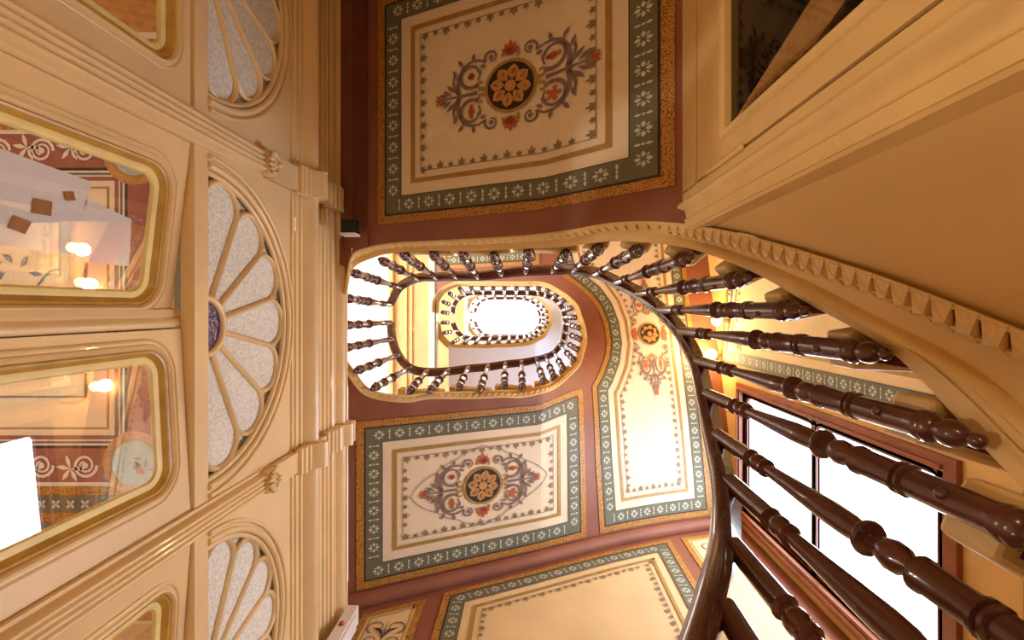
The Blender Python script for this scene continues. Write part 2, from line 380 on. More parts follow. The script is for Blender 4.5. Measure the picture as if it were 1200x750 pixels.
# ================================================================== STAIRCASES
def baluster_meshes(n):
    prof = [(-0.0, 0.0), (0.0, 0.030), (0.006, 0.033), (0.02, 0.030), (0.03, 0.0285), (0.168, 0.0285), (0.17, 0.024), (0.174, 0.024), (0.178, 0.033), (0.184, 0.033), (0.187, 0.025), (0.191, 0.025), (0.194, 0.033), (0.2, 0.033), (0.203, 0.0285),
            (0.288, 0.0285), (0.292, 0.032), (0.302, 0.032), (0.306, 0.015), (0.318, 0.015), (0.334, 0.027), (0.352, 0.0295), (0.372, 0.024), (0.392, 0.0165), (0.4, 0.0165), (0.403, 0.034), (0.409, 0.036), (0.415, 0.034), (0.419, 0.019),
            (0.45, 0.0255), (0.50, 0.0265), (0.56, 0.024), (0.66, 0.0185), (0.735, 0.0155), (0.738, 0.0245), (0.746, 0.0245), (0.75, 0.015), (0.768, 0.0245), (0.782, 0.024), (0.798, 0.0145), (0.806, 0.0145), (0.81, 0.026), (0.82, 0.0235), (1.0, 0.022)]
    if n < 9: prof = prof[::2] + [(1.0, 0.022)]
    fin = [(0.0, 0.031), (-0.012, 0.033), (-0.022, 0.022), (-0.03, 0.024), (-0.045, 0.0275), (-0.06, 0.0265), (-0.074, 0.018), (-0.08, 0.009), (-0.088, 0.013), (-0.098, 0.0155), (-0.108, 0.013), (-0.115, 0.001)]
    a = MB().lathe(prof, n); f = MB().lathe(fin, n)
    bt = MB().sphere((0.0285, 0, 0.10), 0.012, 6, (0.8, 1, 1))
    return mesh('baluster', a.V, a.F, WOOD, 50), mesh('finial', f.V, f.F, WOOD, 60), mesh('bolt_button', bt.V, bt.F, WOOD, 80)
BALH = baluster_meshes(14); BALL = baluster_meshes(7)
def put_baluster(root, p, q, meshes, inw, detail=True):
    d = q-p; z = d.normalized(); x = (inw - z*inw.dot(z)).normalized(); y = z.cross(x)
    W = Matrix((( x.x, y.x, d.x, p.x), (x.y, y.y, d.y, p.y), (x.z, y.z, d.z, p.z), (0, 0, 0, 1)))
    o = inst('baluster', meshes[0], W, root)
    W1 = Matrix((( x.x, y.x, z.x, p.x), (x.y, y.y, z.y, p.y), (x.z, y.z, z.z, p.z), (0, 0, 0, 1)))
    inst('finial', meshes[1], W1, o)
    if detail: inst('bolt_button', meshes[2], W1, o)
def handrail(root, R, n=6, sc=0.8):
    prof = [(-0.03, 0), (0.03, 0), (0.034, 0.012), (0.046, 0.018), (0.05, 0.032), (0.044, 0.05), (0.03, 0.066), (0, 0.074), (-0.03, 0.066), (-0.044, 0.05), (-0.05, 0.032), (-0.046, 0.018), (-0.034, 0.012)]
    rows = []; N = (len(R)-1)*n
    for k in range(N+1):
        t = k/n; p = cr(R, t); o = outward(R, t)
        tg = (cr(R, t+0.1)-cr(R, t-0.1)).normalized(); o = (o - tg*o.dot(tg)).normalized(); up = tg.cross(o)
        if up.z < 0: up = -up
        rows.append([p + o*(a*sc+0.012) + up*b*sc for a, b in prof])
    b = MB().loft(rows, True); m = len(prof); b.F.append(tuple(range(m))); b.F.append(tuple(range(len(b.V)-m, len(b.V))))
    return b.build('handrail', WOOD, root, 50)
SPROF = [(0.0, 0.0), (0.01, 0.012), (0.03, 0.012), (0.035, 0.0), (0.2, 0.0), (0.205, 0.016), (0.225, 0.02), (0.24, 0.016), (0.245, 0.004), (0.60, 0.004), (0.61, 0.016), (0.63, 0.03), (0.66, 0.038), (0.69, 0.03), (0.71, 0.016), (0.72, 0.008), (0.80, 0.008), (0.805, 0.014), (0.82, 0.014), (0.825, 0.004), (1.0, 0.004)]
def string(root, T, S, ctr, n=5, m=CREAMD):
    rows = []; N = (len(T)-1)*n
    for k in range(N+1):
        t = k/n; a = cr(T, t); c = cr(S, t); inw = -outward(T, t, ctr)
        rows.append([a+(c-a)*u+inw*v for u, v in SPROF])
        # a ledge at the top carries the treads
        rows[-1].append(c - inw*0.06)
    return MB().loft(rows).build('string', m, root, 40)
def rect_hit(c, p):
    d = Vector((p.x-c[0], p.y-c[1])); best = 1e9
    for lim, a, o in ((XR-0.02, d.x, c[0]), (YB-0.02, d.y, c[1]), (YT+0.02, d.y, c[1])):
        if abs(a) > 1e-6:
            k = (lim-o)/a
            if k > 0: best = min(best, k)
    return Vector((c[0]+d.x*best, c[1]+d.y*best))
def outer_pt(p, o, c):
    if p.x <= c[0]: return Vector((p.x, (YB-0.02) if p.y > 0.13 else (YT+0.02)))
    return rect_hit(c, p)
def step(root, S, t0, t1, z, c, ctr, riser=0.2, prot=0.025, th=0.11, m=CREAMD, zf=None):
    K = 3; inn = []; out = []
    for k in range(K+1):
        t = t0+(t1-t0)*k/K; p = cr(S, t); o = outward(S, t, ctr)
        q = p - o*prot; inn.append(Vector((q.x, q.y, 0))); e = outer_pt(p, o, c); out.append(Vector((e.x, e.y, 0)))
    # shorten the shared edge a little so that nosing ends read as separate blocks
    b = MB(); V = []
    for zz in (z, z+th):
        V += [Vector((p.x, p.y, zz)) for p in inn] + [Vector((p.x, p.y, zz)) for p in out]
    n = K+1; Fc = []
    for k in range(K):
        Fc.append((k, k+1, n+k+1, n+k)); Fc.append((2*n+k, 3*n+k, 3*n+k+1, 2*n+k+1)); Fc.append((k, 2*n+k, 2*n+k+1, k+1)); Fc.append((n+k, n+k+1, 3*n+k+1, 3*n+k))
    Fc += [(0, n, 3*n, 2*n), (K, 2*n+K, 3*n+K, n+K)]
    b.add(V, Fc); s = b.build('step', m, root)
    bv = s.modifiers.new('bevel', 'BEVEL'); bv.width = 0.012; bv.segments = 2; bv.limit_method = 'ANGLE'
    # riser at the lower edge of this tread
    i, e = inn[-1], out[-1]; d = (inn[-2]-inn[-1]).normalized()*0.025
    p0, p1 = i + (e-i)*0.03 + d, e + d
    if zf: riser = min(riser, z - max(zf(p0.x, p0.y), zf(p1.x, p1.y), zf((p0.x+p1.x)/2, (p0.y+p1.y)/2)) - 0.02)
    MB().add([(p0.x, p0.y, z-riser), (p1.x, p1.y, z-riser), (p1.x, p1.y, z+0.01), (p0.x, p0.y, z+0.01), (p0.x+d.x, p0.y+d.y, z-riser), (p1.x+d.x, p1.y+d.y, z-riser), (p1.x+d.x, p1.y+d.y, z+0.01), (p0.x+d.x, p0.y+d.y, z+0.01)],
             [(0,1,2,3),(7,6,5,4),(0,4,5,1),(3,2,6,7),(0,3,7,4),(1,5,6,2)]).build('riser', CARPET, s)
def soffit(root, T, t0, t1, zf, m, c, n=60, cross=14, name='soffit'):
    rows = []
    for k in range(n+1):
        t = t0+(t1-t0)*k/n; p = cr(T, t); e = outer_pt(p, None, c); e = e + (e-Vector((p.x, p.y))).normalized()*0.05
        row = []
        for j in range(cross+1):
            u = j/cross; x = p.x+(e.x-p.x)*u; y = p.y+(e.y-p.y)*u; z0 = zf(x, y)
            row.append(Vector((x, y, p.z + (z0-p.z)*min(1, u*cross/1.0))))
        rows.append(row)
    return MB().loft(rows).build(name, m, root, 40)
def cum(P, t0, t1, sp):
    res = []; last = cr(P, t0); acc = 0; N = int((t1-t0)*60)
    for k in range(1, N+1):
        t = t0+(t1-t0)*k/N; p = cr(P, t); acc += (p-last).length; last = p
        if acc >= sp: res.append(t); acc = 0
    return res
STUD = mesh('stud', [(-.5,0,0),(.5,0,0),(.5,0,1),(-.5,0,1),(-.15,.35,.25),(.5,.45,.5),(-.15,.35,.75)], [(0,1,5,4),(4,5,6),(3,6,5,2),(0,4,6,3),(1,2,5),(0,3,2,1)], CREAMD)

# ---- first flight: sweeps up round the well from the hall floor
CTR_A = Vector((0.3, 0.14, 0))
ringA_px = [(409,350,3.26),(418,321,3.26),(451,307,3.26),(475,300,3.1),(509,300,3.1),(543,300,2.9),(579,301,2.9),(620,297,2.7),(663,299,2.7),(700,293,2.48),(745,295,2.25),(798,305,2.0),(859,329,1.75),(918,364,1.5),(1000,411,1.24),(1088,500,0.99),(1190,618,0.75)]
RA = [U(*p) for p in ringA_px] + [Vector((0.69, 0.47, 0.51)), Vector((0.61, 0.545, 0.27)), Vector((0.5, 0.60, 0.03)), Vector((0.36, 0.605, -0.21)), Vector((0.2, 0.61, -0.45)), Vector((0.04, 0.61, -0.69))]
zsm = [3.26,3.26,3.2,3.12,3.03,2.93,2.83,2.73,2.61,2.45,2.23,1.99,1.74,1.49,1.24,.99,.75,.51,.27,.03,-.21,-.45,-.69]
railA_px = [(457,357),(469,337),(490,327),(512,326),(535,325),(560,325),(588,322),(616,319),(647,318),(672,317),(698,321),(722,331),(748,344),(774,363),(798,388),(818,423),(829,462),(841,510),(855,564),(860,640),(850,714)]
LA = [0.97,0.96,0.95,0.96,0.96,0.96,0.97,0.97,0.98,1.0,1.02,1.04,1.05,1.05,1.05,1.05,1.05,1.05,1.05,1.05,1.06]
QA = [U(railA_px[i][0], railA_px[i][1], zsm[i]+LA[i]) for i in range(21)] + [Vector((0.2, 0.53, 0.6)), Vector((0.05, 0.53, 0.36))]
trimA = [U(404,345,2.97),U(410,303,2.93),U(428,290,2.9),U(465,284,2.83),U(502,282,2.74),U(540,280,2.65),U(579,278,2.55),U(620,275,2.45),U(663,270,2.29),U(717,261,2.08),U(778,260,1.95),U(858,271,1.62),U(1000,312,1.15),U(1170,375,.84),
         Vector((.85,.13,.6)),Vector((.84,.265,.38)),Vector((.785,.39,.15)),Vector((.70,.50,-.08)),Vector((.61,.58,-.3)),Vector((.49,.635,-.5)),Vector((.35,.64,-.74)),Vector((.2,.645,-.95)),Vector((.04,.645,-1.04))]
SA = []
for i in range(len(RA)):
    o = outward(RA, i, CTR_A); SA.append(Vector((RA[i].x, RA[i].y, 0)) + o*0.045 + Vector((0, 0, zsm[i]-0.07)))
stA = empty('staircase', (0.2, 0.6, FLOOR_Z)); tag(stA, 'lowest curving stair flight with dark brown soffit panel and nailhead trimmed cream string', 'staircase')
string(stA, trimA, SA, CTR_A, 8)
for t in cum(trimA, 0.3, 15.5, 0.047):
    p = cr(trimA, t); d = (cr(trimA, t+0.05)-cr(trimA, t-0.05)).normalized(); inw = -outward(trimA, t, CTR_A); up = (cr(SA, t)-p); up = (up - d*up.dot(d)).normalized()
    p = p + inw*0.008 - up*0.004
    n = d.cross(up); n = n if n.dot(inw) > 0 else -n
    W = Matrix(((d.x*.047, n.x*.042, up.x*.07, p.x), (d.y*.047, n.y*.042, up.y*.07, p.y), (d.z*.047, n.z*.042, up.z*.07, p.z), (0,0,0,1)))
    inst('stud', STUD, W, stA)
CA = (0.3, 0.14)
for (t0, t1) in [(2.5,4.5),(4.5,6.5),(6.5,8.5)] + [(i-0.5, i+0.5) for i in range(9, 23)]:
    tm = (t0+t1)/2; i0 = int(round(tm-0.001)); z = RA[min(int(math.ceil(tm-0.51)), 22)].z
    g = 0.10 if t1-t0 < 1.5 else 0.05
    step(stA, SA, t0+g, min(t1, 22)-g, z+0.03, CA, CTR_A, 0.22, zf=(zA if t1 < 10 else None))
for i in range(23): put_baluster(stA, RA[i], QA[i], BALH, -outward(RA, i, CTR_A))
handrail(stA, QA, 8)
sofA = soffit(stA, trimA, 1.2, 10.45, zA, BROWN, (0.62, 0.14), 300, 16)
rows = [[Vector((x, y, zA(x, y))) for y in (-2.05, -1.5, -1.0, -0.45, -0.36)] for x in (-1.22, -1.1, -1.0, -0.95)]
MB().loft(rows).build('soffit_edge', BROWN, sofA)
MB().box((-1.22, -.42, 2.965), (-1.085, -.26, 2.98)).build('soffit_corner', BROWN, sofA)
D = Deco(SOFF(zA), sofA)
PA = [(-0.88, -1.795), (0.575, -1.795), (0.575, -0.485), (-0.88, -0.485)]
PA = [(-0.88, -1.795), (0.071, -1.795), (0.575, -1.795), (0.575, -0.485), (0.071, -0.485), (-0.88, -0.485)]
panel(D, PA); medallion(D, (-0.095, -1.125), 0.42, 0.0, False); D.build(DM, DN)
# vertical apron wall below the string
rows = []
for k in range(101):
    t = 10.3+(22-10.3)*k/100; p = cr(trimA, t)+outward(trimA, t, CTR_A)*0.012
    rows.append([Vector((p.x, p.y, FLOOR_Z)), Vector((p.x, p.y, p.z+0.03))])
MB().loft(rows).build('apron', PLASTER, stA, 60)
# newel at the foot
MB().lathe([(0, .0), (0, .07), (.3, .07), (.32, .05), (.5, .06), (1.2, .045), (1.25, .07), (1.3, .07), (1.36, .05), (1.45, .0)], 16, Vector((-0.02, 0.58, FLOOR_Z))).build('newel_post', WOOD, stA, 50)

# ---- second flight
CTR_B = Vector((-0.1, 0.13, 0)); CB = CW
ringB_px = [(409,381,3.26),(408,407,3.26),(422,433,3.26),(441,453,3.34),(481,457,3.5),(505,456,3.5),(538,453,3.7),(563,455,3.7),(591,451,3.9),(612,453,3.9),(637,446,4.1),(649,441,4.27),(660,432,4.44),(672,421,4.6),(676,409,4.75),(679,397,4.9),(678,384,5.05),(674,372,5.2),(670,361,5.35),(661,352,5.5),(652,346,5.62),(642,340,5.74),(631,337,5.85),(618,337,5.95),(605,337,6.05),(591,337,6.15),(578,337,6.25),(565,337,6.35),(552,337,6.45),(539,338,6.6),(527,344,6.72),(520,354,6.77),(519,366,6.77)]
railB_px = [(458,378),(460,397),(467,416),(481,431),(501,435),(526,434),(549,431),(572,429),(592,426),(611,424),(628,421),(639,418),(649,413),(656,405),(659,399),(661,389),(662,379),(661,372),(659,364),(654,356),(647,350),(639,347),(631,345),(618,344),(605,344),(591,344),(578,344),(566,344),(555,344),(545,346),(537,351),(532,359),(531,368)]
def flight(name, label, ring_px, rail_px, zf, ctr, c, sm, n_str, groups, L=0.95, dz=0.05, sw=1.0, stone=CREAMD, tw=0.06, tend=1.6):
    root = empty(name, (0.5, ctr.y, ring_px[0][2])); tag(root, label, 'staircase')
    R = [U(*p) for p in ring_px]; Z = [p[2] for p in ring_px]
    for _ in range(2): Z = [Z[0]] + [(Z[i-1]+2*Z[i]+Z[i+1])/4 for i in range(1, len(Z)-1)] + [Z[-1]]
    Q = [U(rail_px[i][0], rail_px[i][1], Z[i]+L) for i in range(len(R))]
    T = []; S = []
    for i in range(len(R)):
        o = outward(R, i, ctr); p = Vector((R[i].x, R[i].y, 0))
        q = p+o*tw; T.append(Vector((q.x, q.y, min(zf(q.x, q.y), Z[i]-0.12)))); S.append(p+o*0.045+Vector((0, 0, Z[i]-0.08)))
    string(root, T, S, ctr, n_str, stone)
    for t0, t1, z in groups: step(root, S, t0+.04, t1-.04, z+0.0, c, ctr, 0.15, prot=0.035, th=0.13, zf=zf)
    for i in range(len(R)): put_baluster(root, R[i], Q[i], BALL, -outward(R, i, ctr), False)
    handrail(root, Q, 5)
    s = soffit(root, T, 1.9, len(T)-1.0-tend, zf, sm, c, 140, 16)
    return root, s, T, S
gB = [(3.5, 5.5, 3.5), (5.5, 7.5, 3.7), (7.5, 9.5, 3.9)] + [(i-0.5, i+0.5, ringB_px[i][2]) for i in range(10, 23)] + [(i-0.5, i+1.5, ringB_px[i][2]+0.05) for i in (23, 25, 27)]
stB, sofB, TB, SB = flight('staircase', 'middle stair flight with purple brown soffit carrying bright cream painted panels', ringB_px, railB_px, zB, CTR_B, CB, BROWN, 6, gB)
bm = MB()
for t in cum(TB, 0.5, 30, 0.05):
    p = cr(TB, t); d = (cr(TB, t+.05)-cr(TB, t-.05)).normalized(); inw = -outward(TB, t, CTR_B); up = Vector((0, 0, 1)); p = p+inw*0.008
    bm.add([p + d*v[0]*.05 + inw*v[1]*.06 + up*v[2]*.06 for v in [(-.5,0,0),(.5,0,0),(.5,0,1),(-.5,0,1),(-.15,.35,.25),(.5,.45,.5),(-.15,.35,.75)]], [(0,1,5,4),(4,5,6),(3,6,5,2),(0,4,6,3),(1,2,5),(0,3,2,1)])
tag(bm.build('stud_moulding', CREAMD, stB), kind='stuff')
D = Deco(SOFF(zB), sofB)
P1 = [(-1.146, 0.755), (0.05, 0.755), (0.47, 0.705), (0.47, 1.875), (-1.146, 1.875)]
panel(D, P1); medallion(D, (-0.338, 1.31), 0.43, 0.0, True)
inner = [onfield(x, y, zB) for x, y in [(703,622),(698,540),(695,470),(694,452),(702,437),(709,418),(711,400),(708,380),(701,362),(690,347),(676,335),(661,325)]]
P2 = [(1.66, 1.875), (0.59, 1.875)] + [(p.x, p.y) for p in inner[1:]] + [(0.32, -0.6), (0.32, -1.8), (1.66, -1.8)]
D.build(DM, DN)
D = Deco(SOFF(zB), sofB); panel(D, P2)
c2 = onfield(761, 391, zB); medallion(D, (c2.x, c2.y), 0.34, PI/2, False, 1.7); D.build(DM, DN)
D = Deco(SOFF(zB), sofB); panel(D, [(-1.1, -1.8), (0.12, -1.8), (0.12, -0.5), (-1.1, -0.5)]); D.build(DM, DN)
# ---- third flight and top gallery
ringC_px = [(519,378,6.77),(521,390,6.77),(531,401,6.8),(544,402,6.95),(557,402,7.05),(572,402,7.15),(584,401,7.25),(596,401,7.35),(606,400,7.45),(615,399,7.55),(622,397,7.65),(628,394,7.75),(635,390,7.9),(639,383,8.0),(642,378,8.1),(642,372,8.2),(641,365,8.35),(637,359,8.5),(631,354,8.65),(624,350,8.8),(615,348,8.95),(604,347,9.1),(592,347,9.25),(580,347,9.4),(568,347,9.55),(560,350,9.8),(554,356,10.),(552,366,10.06)]
railC_px = [(531,378),(536,388),(543,394),(552,396),(562,396),(575,396),(586,396),(597,395),(606,395),(614,394),(620,393),(625,391),(630,387),(634,381),(636,377),(636,372),(635,366),(632,361),(627,357),(621,353),(613,351),(603,350),(592,350),(580,350),(571,351),(564,354),(559,360),(557,367)]
gC = [(i-0.5, i+0.5, ringC_px[i][2]) for i in range(3, 25)]
flight('staircase', 'third stair flight high in the well with plain white soffit', ringC_px, railC_px, zC, CTR_B, CB, WHITE, 4, gC)
ringD_px = [(552,375,10.06),(555,385,10.06),(562,392,10.06),(572,395,10.06),(584,395,10.06),(596,395,10.06),(608,395,10.06),(620,394,10.06),(630,389,10.06),(637,380,10.06),(639,370,10.06),(636,360,10.06)]
railD_px = [(557,376),(560,384),(567,391),(577,393),(587,393),(597,393),(607,393),(617,392),(625,388),(631,381),(633,372),(630,362)]
rg, _, _, _ = flight('gallery', 'topmost gallery edge with level balustrade under the skylight', ringD_px, railD_px, lambda x, y: 9.8, CTR_B, CB, WHITE, 4, [])
rg['category'] = 'gallery'

# ================================================================== landings and ceilings to the left
ceil1 = empty('ceiling_1', (-3, 0, 3.02)); tag(ceil1, kind='structure')
MB().box((-6.2, -2.2, 3.02), (XL-0.02, 2.2, 3.16)).build('ceiling_plaster', FIELD, ceil1)
f1 = MB(); f1.box((-3.4, YT, 3.2), (XL-0.06, YB, 3.36)); tag(f1.build('floor_1', PLASTER), kind='structure')
ceil2 = empty('ceiling_2', (-2, 0, 6.45)); tag(ceil2, kind='structure')
MB().box((-3.4, YT, 6.45), (-1.84, YB, 6.6)).build('lit_white_ceiling', WHITE, ceil2)  # white colour stands in for daylight on this brighter part of the ceiling
MB().box((-1.84, YT, 6.47), (-1.235, YB, 6.62)).build('cream_ceiling', CREAM, ceil2)
for x0, x1, h in ((-1.86, -1.80, .05), (-1.66, -1.62, .03), (-1.58, -1.55, .02), (-1.36, -1.33, .02)):
    MB().box((x0, YT, 6.47-h), (x1, YB, 6.47)).build('ceiling_rib', CREAM, ceil2)
MB().box((-1.84, 0.26, 6.455), (-1.33, 0.29, 6.47)).build('ceiling_rib', CREAM, ceil2)
MB().box((-1.33, YT, 6.44), (-1.235, YB, 6.47)).build('white_beam', WHITE, ceil2)
MB().box((-1.245, YT, 6.41), (-1.225, YB, 6.44)).build('grey_conduit', GREY, ceil2)
ceil3 = empty('ceiling_3', (-2, 0, 9.6)); tag(ceil3, kind='structure')
MB().box((-3.4, YT, 9.75), (-1.3, YB, 9.9)).build('cream_ceiling', CREAM, ceil3)
MB().box((-1.3, YT, 9.72), (-1.22, YB, 9.9)).build('white_beam', WHITE, ceil3)
tag(MB().box((-3.4, YT, 6.62), (-1.26, YB, 6.75)).build('floor_2', PLASTER), kind='structure')
wl2 = empty('wall_upper_left', (-3.4, 0, 3.36)); tag(wl2, kind='structure')
b = MB(); b.box((-3.5, YT, 3.3), (-3.4, -1.0, TOP)); b.box((-3.5, 1.0, 3.3), (-3.4, YB, TOP)); b.box((-3.5, -1.0, 6.1), (-3.4, 1.0, 7.0)); b.box((-3.5, -1.0, 9.3), (-3.4, 1.0, TOP))
b.build('wall_plaster', CREAM, wl2)
for i, (z0, z1) in enumerate(((3.6, 6.1), (7.0, 9.3))):
    wn = empty('window_%d' % (21+i), (-3.4, 0, z0)); tag(wn, kind='structure')  # unseen glowing windows, added to brighten the landing ceilings
    MB().box((-3.47, -1.0, z0), (-3.45, 1.0, z1)).build('pane', ADDED_LANDLIGHT, wn)
    for y in (-1.0, -0.03, 0.94): MB().box((-3.46, y, z0), (-3.38, y+0.06, z1)).build('window_frame', CREAM, wn)

# ================================================================== LEFT PARTITION
wall_left = empty('wall_left', (XL, 0, FLOOR_Z)); tag(wall_left, 'cream painted timber partition with glazed doors and fanlights', kind='structure')
ZS = 1.82
BAYS = [(-2.0, -0.71, -1.365), (-0.59, 0.72, 0.068), (0.83, 1.96, 1.42)]
def extr_y(prof, y0, y1, x0=XL):
    rows = [[Vector((x0+p, y, z)) for z, p in prof] for y in (y0, y1)]
    b = MB().loft(rows); n = len(prof); b.F.append(tuple(range(n))[::-1]); b.F.append(tuple(range(n, 2*n))); return b
def torus_prof(z0, z1, base, bulge, n=8): return [(z0+(z1-z0)*k/n, base+bulge*math.sin(PI*k/n)) for k in range(n+1)]
LOWC = [(2.44, -0.02), (2.445, 0.008), (2.465, 0.008), (2.47, 0.018), (2.49, 0.018), (2.495, 0.01), (2.51, 0.01), (2.515, 0.022), (2.53, 0.022)] + torus_prof(2.535, 2.64, 0.015, 0.065) + [(2.645, 0.02), (2.655, 0.02), (2.655, -0.02)]
MIDC = [(2.765, -0.02), (2.765, 0.01), (2.79, 0.01), (2.795, 0.022), (2.82, 0.022), (2.825, 0.032), (2.845, 0.032), (2.85, 0.018), (2.87, 0.018), (2.875, 0.035), (2.89, 0.042), (2.905, 0.035), (2.91, 0.02), (2.93, 0.02), (2.935, 0.03), (2.945, 0.03)] + torus_prof(2.95, 3.03, 0.015, 0.055) + [(3.035, 0.04), (3.06, 0.04), (3.065, 0.05), (3.085, 0.05), (3.085, -0.02)]
extr_y(LOWC, YT, YB).build('lower_cornice', CREAM, wall_left, 35); extr_y(MIDC, YT, YB).build('crown_cornice', CREAM, wall_left, 35)
MB().box((XL-0.04, YT, 3.05), (XL, YB, 3.2)).build('top_plate', CREAM, wall_left)
MB().box((XL-0.04, YT, 2.63), (XL-0.012, YB, 2.79)).build('frieze_back', CREAM, wall_left)
def rrect(y0, y1, z0, z1, r, n=6):
    P = []
    for cy, cz, a0 in ((y1-r, z1-r, 0), (y0+r, z1-r, PI/2), (y0+r, z0+r, PI), (y1-r, z0+r, 1.5*PI)):
        for k in range(n+1): a = a0+PI/2*k/n; P.append((cy+r*math.cos(a), cz+r*math.sin(a)))
    return P
nwin = 0
for bi, (y0, y1, yc) in enumerate(BAYS):
    # narrow strip light in the frieze
    nwin += 1; wn = empty('window_%d' % nwin, (XL, yc, 2.65)); tag(wn, kind='structure')
    P = rrect(y0+0.03, y1-0.03, 2.665, 2.755, 0.04); MB().add([(XL-0.006, a, c) for a, c in P], [tuple(range(len(P)))]).build('pane', PALEPANE, wn)
    R2 = rrect(y0+0.015, y1-0.015, 2.655, 2.768, 0.048); MB().loft([[Vector((XL-0.004, a, c)) for a, c in P], [Vector((XL+0.012, a, c)) for a, c in P], [Vector((XL+0.012, a, c)) for a, c in R2], [Vector((XL-0.01, a, c)) for a, c in R2]], True).build('window_frame', CREAM, wn, 40)
    # spandrel plate with the arch opening
    rr = min(0.592, yc-y0-0.06); N = 48; A = []; B = []
    for k in range(N+1):
        a = PI*k/N; ca, sa = math.cos(a), math.sin(a); A.append((yc+rr*ca, ZS+rr*sa))
        ts = [((y1-yc)/ca) if ca > 1e-6 else 1e9, ((y0-yc)/ca) if ca < -1e-6 else 1e9, ((2.46-ZS)/sa) if sa > 1e-6 else 1e9]; t = min(ts); B.append((yc+t*ca, ZS+t*sa))
    for cy, cz in ((y1, 2.46), (y0, 2.46)):
        k = min(range(N+1), key=lambda i: (B[i][0]-cy)**2+(B[i][1]-cz)**2); B[k] = (cy, cz)
    xf, xb = XL, XL-0.05
    MB().loft([[Vector((xb, a, c)) for a, c in A], [Vector((xf, a, c)) for a, c in A], [Vector((xf, a, c)) for a, c in B], [Vector((xb, a, c)) for a, c in B]]).build('spandrel', CREAM, wall_left)
    for r_, w_, x_ in ((rr+0.045, 0.010, XL+0.004), (rr+0.012, 0.014, XL), (rr-0.012, 0.012, XL-0.012)):
        MB().tube([(x_, yc+r_*math.cos(PI*k/40), ZS+r_*math.sin(PI*k/40)) for k in range(41)], w_, 8).build('arch_bead', CREAM, wall_left, 60)
    # transom bar
    MB().box((XL-0.05, y0, 1.745), (XL+0.0, y1, ZS)).build('transom', CREAM, wall_left)
    # fanlight
    nwin += 1; fw = empty('window_%d' % nwin, (XL, yc, ZS)); tag(fw, kind='structure')
    V = [(XL-0.034, yc, ZS-0.005)] + [(XL-0.034, yc+(rr+.01)*math.cos(PI*k/40), ZS+(rr+.01)*math.sin(PI*k/40)) for k in range(41)]
    MB().add(V, [tuple(range(42))]).build('outer_pane', FROST, fw)
    rh = 0.10; dA = PI/7
    for q in range(7):
        a0 = q*dA; am = a0+dA/2; ro = rr*0.80; hw = ro*math.tan(dA/2); Pp = []
        for k in range(9):
            th = -PI/2+PI*k/8; u = ro*1.0+hw*math.cos(th)*0.95; v = hw*math.sin(th); Pp.append((u, v))
        Pp = [(rh, -rh*math.tan(dA/2)*0.95)] + Pp + [(rh, rh*math.tan(dA/2)*0.95)]
        W = [(yc+u*math.cos(am)-v*math.sin(am), ZS+u*math.sin(am)+v*math.cos(am)) for u, v in Pp]
        W = [(a, max(c, ZS)) for a, c in W]
        MB().add([(XL-0.026, a, c) for a, c in W], [tuple(range(len(W)))]).build('pane', FROST, fw)
        MB().tube([(XL-0.022, a, c) for a, c in W], 0.0125, 6).build('muntin', CREAM, fw, 60)
    V = [(XL-0.016, yc, ZS)] + [(XL-0.016, yc+rh*math.cos(PI*k/16), ZS+rh*math.sin(PI*k/16)) for k in range(17)]
    MB().add(V, [tuple(range(18))]).build('hub_pane', PURPLE, fw)
    MB().tube([(XL-0.014, yc+(rh+.008)*math.cos(PI*k/16), ZS+(rh+.008)*math.sin(PI*k/16)) for k in range(17)], 0.014, 8).build('hub_ring', CREAM, fw, 60)
# pilasters
for (y0, y1) in ((-0.71, -0.59), (0.72, 0.83)):
    prof = [(y0, 0), (y0, .03), (y0+.012, .03), (y0+.016, .05)]
    nf = 4; wv = (y1-y0-0.032)/nf
    for k in range(nf):
        for j in range(1, 6): a = PI*j/6; prof.append((y0+.016+wv*(k+.5)-wv*.46*math.cos(a), .05+.012*math.sin(a)))
        prof.append((y0+.016+wv*(k+1), .05))
    prof += [(y1-.012, .03), (y1, .03), (y1, 0)]
    MB().loft([[Vector((XL-0.02+p, y, z)) for y, p in prof] for z in (FLOOR_Z, 2.15)]).build('pilaster', CREAM, wall_left, 30)
    ym = (y0+y1)/2
    cb = MB().box((XL, y0+0.008, 2.15), (XL+0.05, y1-0.008, 2.235)); cp = cb.build('capital', CREAM, wall_left)
    lb = MB()
    for s in (-1, 1):
        lb.tube([(XL+.055, ym+s*(.01+.03*math.cos(t)*(1-t/9)), 2.195+.03*math.sin(t)*(1-t/9)) for t in [k*0.45 for k in range(16)]], 0.008, 6)
        for k in range(3): lb.sphere((XL+.06, ym+s*(.012+.016*k), 2.155+.012*k), 0.014, 6, (.8, .8, 1.4))
    lb.sphere((XL+.062, ym, 2.22), 0.016, 6)
    lb.build('acanthus', CREAM, cp, 60)
    MB().box((XL-.01, y0+0.004, 2.235), (XL+.04, y1-0.004, 2.45)).build('pilaster_block', CREAM, wall_left)
    extr_y(LOWC, y0-.01, y1+.01, XL+.05).build('broken_cornice', CREAM, wall_left, 35)
    MB().box((XL-.01, y0+0.004, 2.65), (XL+.05, y1-0.004, 2.78)).build('pilaster_block', CREAM, wall_left)
    extr_y(MIDC, y0-.01, y1+.01, XL+.05).build('broken_cornice', CREAM, wall_left, 35)
